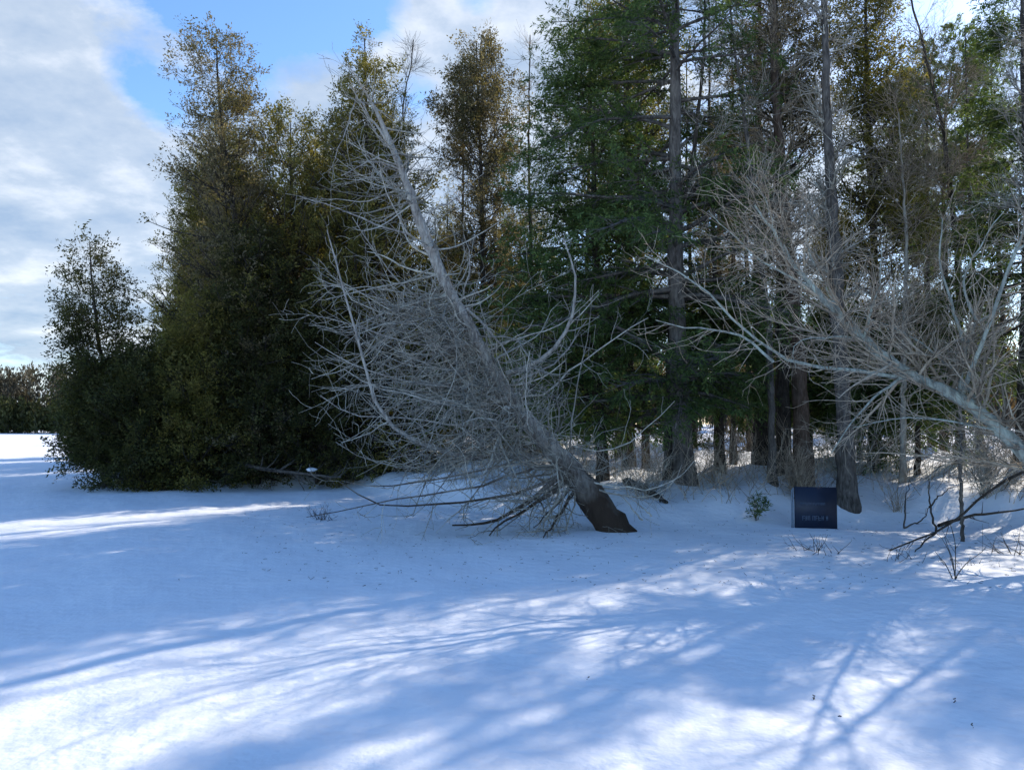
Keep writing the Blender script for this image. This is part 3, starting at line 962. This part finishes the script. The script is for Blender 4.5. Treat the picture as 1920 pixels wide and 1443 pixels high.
# ------------------------------------------------------------------ undergrowth
rng = np.random.default_rng(5)
N = 1700
Y = 13 + 14 * rng.uniform(0, 1, N) ** 1.6
X = rng.uniform(-.1, .72, N) * Y
ok = (hgt(X, Y) > .25)
X, Y = X[ok], Y[ok]
N = len(X)
b_ = np.stack([X, Y, hgt(X, Y) - .03], 1)
P = grow(b_, nrm(rng.normal(0, .45, (N, 3)) + np.array([0, 0, 1.])), rng.uniform(.25, 1.3, N), 6, rng, 0, .12)
R = np.full((N, 6), .006) * np.linspace(1, .4, 6)
g = Geo()
tubes(g, P, R, 3)
T, TR = spawn(P, R, N * 5, 4, rng, L=(.12, .5), t=(.2, 1), ang=(20, 60), up=.2, wob=.15, rr=.6, rmin=.003)
tubes(g, T, TR, 3)
tag(g.build('undergrowth', M_TWIGP), 'brown leafless undergrowth poking through the snow among the trunks', 'undergrowth', None, 'stuff')


# shrubs, saplings, sticks
def shrub(name, label, cat, base, n, h, spread, n2, seed, mat, r=.006, lean=(0, 0), leaf=None, up=.2):
    rng = np.random.default_rng(seed)
    root = empty(name, base, label, cat)
    p = np.zeros((n, 3))
    p[:, :2] = rng.normal(0, spread * .12, (n, 2))
    p[:, 2] = -.04
    d = nrm(np.stack([rng.normal(lean[0], spread, n), rng.normal(lean[1], spread, n), np.ones(n)], 1))
    P = grow(p, d, rng.uniform(.5, 1, n) * h, 8, rng, up, .12)
    R = np.full((n, 8), r) * np.linspace(1, .35, 8)
    T = None
    if n2:
        T, TR = spawn(P, R, n2, 5, rng, L=(h * .12, h * .45), t=(.2, 1), ang=(20, 65), up=.2, wob=.16, rr=.6, rmin=.0022)
        ti = spawn.idx
    for i in range(n):
        g = Geo()
        tubes(g, P[i:i + 1], R[i:i + 1], 5)
        if T is not None and (ti == i).any():
            tubes(g, T[ti == i], TR[ti == i], 3)
        g.build('stem', mat, root)
    if leaf is not None:
        gl = Geo()
        leaves(gl, T, n2 * 14, .07, .014, rng, ang=(20, 60))
        gl.build('foliage', leaf, root)
    return root


def sh(px, py, **k):
    g_ = ground_at(px, py)
    return shrub(base=g_, **k)


sh(1500, 935, name='shrub', label='tangled brown bare shrub rising just behind the blue sign', cat='shrub', n=30, h=1.0, spread=.55, n2=700, seed=91, mat=M_TWIGP, r=.010)
sh(1590, 925, name='shrub', label='grey bare shrub right behind the blue sign with upright pale stems', cat='shrub', n=18, h=1.5, spread=.30, n2=320, seed=92, mat=M_TWIGG, r=.008)
sh(1680, 960, name='shrub', label='sparse shrub of thin pale stems on the sunlit bank right of the sign', cat='shrub', n=14, h=.8, spread=.3, n2=120, seed=93, mat=M_TWIGP)
sh(1418, 975, name='seedling', label='small green evergreen seedling poking out of the snow left of the sign', cat='seedling', n=5, h=.42, spread=.35, n2=40, seed=94, mat=M_BROWN, r=.005, leaf=M_HEM)
sh(1215, 935, name='shrub', label='tangle of grey bare stems just right of the leaning dark trunk', cat='shrub', n=22, h=1.1, spread=.6, n2=380, seed=95, mat=M_TWIGG, r=.007)
sh(660, 905, name='shrub', label='thin bare shrub at the snow edge under the shadowy young cedar', cat='shrub', n=12, h=1.6, spread=.35, n2=120, seed=96, mat=M_TWIGG, r=.008)
sh(1340, 905, name='shrub', label='low brown bare shrub beside the foot of the thick hemlock trunk', cat='shrub', n=14, h=.7, spread=.5, n2=160, seed=97, mat=M_TWIGP)
sh(1850, 930, name='shrub', label='dense grey bare shrub at the right edge above the arching dark branch', cat='shrub', n=30, h=1.6, spread=.5, n2=700, seed=98, mat=M_TWIGG, r=.008)
sh(600, 975, name='dead_stalks', label='patch of thin dark stalks in open snow left of the dead tree', cat='stalks', n=26, h=.35, spread=.9, n2=60, seed=99, mat=M_DARK, r=.004)
sh(1525, 1035, name='dead_stalks', label='few short dark stalks in the snow in front of the sign', cat='stalks', n=18, h=.36, spread=1.1, n2=10, seed=100, mat=M_DARK, r=.005)
sh(1790, 1085, name='dead_stalks', label='pair of tall thin dark stalks standing in snow right of the sign', cat='stalks', n=5, h=.75, spread=.12, n2=8, seed=101, mat=M_DARK, r=.006)
sh(1625, 1085, name='dead_stalks', label='tiny dark stalk cluster in open snow below and right of the sign', cat='stalks', n=9, h=.10, spread=.9, n2=12, seed=102, mat=M_DARK, r=.004)
sh(1830, 1058, name='dead_stalks', label='low dark clump of broken twigs nearest the sapling foot', cat='stalks', n=14, h=.16, spread=1.2, n2=24, seed=103, mat=M_DARK, r=.004)

sh(1900, 1040, name='dead_stalks', label='loose patch of thin dark stalks in the snow at the right edge', cat='stalks', n=16, h=.45, spread=1.0, n2=30, seed=104, mat=M_DARK, r=.005)
sh(1690, 1050, name='dead_stalks', label='thin stalks in shaded snow under the forked dark branch', cat='stalks', n=10, h=.3, spread=.8, n2=14, seed=105, mat=M_DARK, r=.004)

# sapling at the right
gsap = ground_at(1806, 1015)
Ys = gsap[1]
sp = A([(1806, 1015), (1803, 950), (1800, 870), (1802, 790), (1796, 700), (1800, 620)], Ys)
sp[0] = gsap - np.array([0, 0, .1])
bare_tree('sapling', 'single thin upright sapling with dark foot right of the sign', 'sapling', sp, [.026, .025, .022, .02, .015, .006], simple_limbs(10, .35, .98, .5, .3),
          [dict(N=40, K=4, L=(.1, .3), t=(.2, 1), ang=(25, 60), up=.2, wob=.14, rr=.6, rmin=.002)], 111, M_TRUNK, M_TWIGG, sides=8)


def stick(name, label, cat, paths, seed, mat, n2=20, L=(.08, .3), group=None):
    rng = np.random.default_rng(seed)
    b0 = np.asarray(paths[0][0][0], float)
    root = empty(name, b0, label, cat, group)
    P, R = [], []
    for pts, r0 in paths:
        q = resample(np.asarray(pts) - b0, 12)
        q[1:] += rng.normal(0, .008, q[1:].shape)
        P.append(q)
        R.append(r0 * np.linspace(1, .35, 12))
    P, R = np.array(P), np.array(R)
    g = Geo()
    tubes(g, P, R, 7)
    g.build('branch', mat, root)
    if n2:
        T, TR = spawn(P, R, n2, 5, rng, L=L, t=(.2, 1), ang=(25, 60), up=.2, wob=.15, rr=.5, rmin=.003)
        g = Geo()
        tubes(g, T, TR, 3)
        g.build('twigs', mat, root)
    return root


stick('fallen_branch', 'dark forked branch arching over the snow at lower right', 'branch',
      [(A([(1990, 868, 10.5), (1920, 880, 10.5), (1870, 910, 10.4), (1820, 945, 10.3), (1790, 985, 10.2), (1750, 1000, 10.1), (1700, 1015, 10.0), (1655, 1037, 9.9)]), .024),
       (A([(1755, 998, 10.1), (1730, 1020, 9.9), (1705, 1045, 9.75)]), .014),
       (A([(1755, 998, 10.1), (1742, 950, 10.2), (1742, 895, 10.3)]), .016),
       (A([(1742, 950, 10.2), (1770, 920, 10.3), (1790, 910, 10.3)]), .012),
       (A([(1695, 990, 10.6), (1697, 945, 10.7), (1705, 900, 10.8)]), .012),
       (A([(1695, 990, 10.6), (1730, 975, 10.5), (1745, 950, 10.3)]), .012)], 121, M_DARK, 24)
stick('fallen_branch', 'long dark branch lying along the snow to the right edge behind the sapling', 'branch',
      [(A([(1760, 985, 10.9), (1810, 968, 11.2), (1850, 960, 11.4), (1900, 957, 11.6), (1960, 950, 11.8)]), .026)], 122, M_DARK, 8)
g1, g2 = ground_at(1175, 915), ground_at(1250, 945)
stick('log', 'short dark log lying in the snow just right of the leaning trunk foot', 'log',
      [([g1 + np.array([0, 0, .12]), (g1 + g2) / 2 + np.array([0, 0, .12]), g2 + np.array([0, 0, .02])], .09)], 123, M_DARK, 14)
stick('log', 'grey fallen log under the dark shore cedars', 'log',
      [(A([(440, 868, 18.9), (500, 880, 18.8), (560, 888, 18.7), (640, 894, 18.6)]), .06)], 124, M_TRUNK, 26, (.2, .6))
stick('fallen_branch', 'thin grey sticks angling from the snow beside the leaning trunk foot', 'branch',
      [(A([(1205, 975, 11.2), (1180, 945, 11.3), (1160, 925, 11.4)]), .014), (A([(1222, 968, 11.3), (1195, 942, 11.4), (1175, 930, 11.5)]), .012)], 125, M_TWIGG, 0)


# snow lumps on the log and brush
def lump(label, c, r, seed):
    rng = np.random.default_rng(seed)
    n, m = 14, 20
    th = np.linspace(0, math.pi, n)[:, None]
    ph = np.linspace(0, 2 * math.pi, m, endpoint=False)[None]
    rad = r * (1 + .22 * np.sin(3 * ph + seed) * np.sin(th) + .13 * np.sin(5 * th + 2 * ph) * np.sin(th))
    v = np.stack([rad * np.sin(th) * np.cos(ph) * 1.1, rad * np.sin(th) * np.sin(ph), rad * np.cos(th) * .42 + 0 * ph], -1)
    g = Geo()
    i, j = np.meshgrid(np.arange(n - 1), np.arange(m), indexing='ij')
    q = np.stack([i * m + j, (i + 1) * m + j, (i + 1) * m + (j + 1) % m, i * m + (j + 1) % m], -1)
    g.add(v, q)
    o = g.build('snow_lump', M_SNOW, loc=c)
    return tag(o, label, 'snow lump', 'snow lumps caught on the brush')


lump('white snow lump sitting on the grey log under the shadowy young cedar', at(583, 880, 18.62), .11, 1)
lump('low snow lump on the ground left of the grey log', np.array([*ground_at(420, 893)[:2], .02]), .17, 3)

# debris on the open snow
for k, (px, py, lab) in enumerate([(1102, 1272, 'dark bark scrap lying alone in the middle of the open snow'), (1578, 1347, 'dark bark scrap on the bright snow at lower right'),
                                   (1820, 1363, 'larger dark bark scrap near the lower right corner'), (1525, 1312, 'tiny bark scrap beside the branching twig shadow'),
                                   (335, 1088, 'tiny dark twig scrap standing in the shaded snow at left'), (1790, 1318, 'tiny bark scrap on bright snow above the larger scrap')]):
    c = ground_at(px, py)
    rng = np.random.default_rng(200 + k)
    g = Geo()
    n = 3
    P = grow(np.tile([0, 0, .004], (n, 1)) + rng.normal(0, .006, (n, 3)), nrm(rng.normal(0, 1, (n, 3)) * [1, 1, .3]), rng.uniform(.008, .020, n), 4, rng, 0, .3)
    tubes(g, P, np.full((n, 4), .0028), 5)
    tag(g.build('bark_scrap', M_DARK, loc=c), lab, 'bark scrap', 'scraps of bark on the snow')

# fallen bits near the wood edge
rng = np.random.default_rng(77)
N = 900
Y = rng.uniform(7.5, 15, N)
X = rng.uniform(-.35, .68, N) * Y
p = np.stack([X, Y, hgt(X, Y) + .006], 1)
P = grow(p, nrm(rng.normal(0, 1, (N, 3)) * [1, 1, .12]), rng.uniform(.012, .05, N), 4, rng, 0, .2)
g = Geo()
tubes(g, P, np.full((N, 4), .0022), 4)
tag(g.build('twig_litter', M_DARK), 'fine dark twig and needle bits scattered on the snow near the trees', 'litter', None, 'stuff')

# ------------------------------------------------------------------ sign
def boxgeo(g, x0, x1, y0, y1, z0, z1):
    v = [(x, y, z) for x in (x0, x1) for y in (y0, y1) for z in (z0, z1)]
    f = [(0, 1, 3, 2), (4, 6, 7, 5), (0, 4, 5, 1), (2, 3, 7, 6), (0, 2, 6, 4), (1, 5, 7, 3)]
    g.add(v, f)


M_NAVY = flat_mat('navy_sign_face', (.008, .016, .040), .5)
M_LET = flat_mat('faded_lettering', (.07, .095, .145), .6)
M_EDGE = flat_mat('pale_sign_edge', (.22, .28, .36), .6)
gs = ground_at(1530, 990)
sgn = empty('lawn_sign', gs, 'dark navy rectangular sign with two faded lines of lettering standing in the snow', 'sign')
k_ = gs[1] / F
Wd, Hd = 80 * k_, 76 * k_
sgn.rotation_euler = (math.radians(-2), math.radians(1.2), math.radians(3))
g = Geo()
boxgeo(g, -Wd / 2, Wd / 2, -.012, .012, -.03, Hd)
g.build('panel', M_NAVY, sgn, smooth=False)
g = Geo()
boxgeo(g, -Wd / 2 - .030, -Wd / 2 - .018, -.014, .018, -.05, Hd * .97)
boxgeo(g, -Wd / 2 - .050, -Wd / 2 - .046, -.014, .018, -.05, Hd * .93)
g.build('edge_strip', M_EDGE, sgn, smooth=False)
for sx in (-.46, .46):
    g = Geo()
    boxgeo(g, Wd * sx - .012, Wd * sx + .012, .0135, .036, -.25, Hd * .9)
    g.build('stake', M_NAVY, sgn, smooth=False)


def textline(z, h, x0, x1, seed, name):
    """worn capitals, too faded to read"""
    rng = np.random.default_rng(seed)
    g = Geo()
    x = x0
    th = h * .16
    while x < x1:
        if rng.random() < .12:
            x += h * .35
            continue
        wv = h * rng.uniform(.38, .6)
        kind = rng.integers(0, 4)
        y0, y1 = -.0155, -.0125
        boxgeo(g, x, x + th, y0, y1, z, z + h)
        if kind in (0, 2):
            boxgeo(g, x + wv - th, x + wv, y0, y1, z + (h * .05 if kind else 0), z + h)
        if kind in (0, 1):
            boxgeo(g, x + th, x + wv - (th if kind == 0 else 0), y0 + .0004, y1, z + h - th, z + h)
        if kind in (1, 2, 3):
            boxgeo(g, x + th, x + wv - (th if kind == 2 else 0), y0 + .0006, y1, z + h * .42, z + h * .42 + th)
        if kind == 3:
            boxgeo(g, x + th, x + wv, y0 + .0004, y1, z, z + th)
        x += wv + h * .14
    return g.build(name, M_LET, sgn, smooth=False)


textline(Hd * .56, Hd * .06, -Wd * .38, Wd * .20, 1, 'lettering')
textline(Hd * .19, Hd * .115, -Wd * .33, Wd * .24, 5, 'lettering')
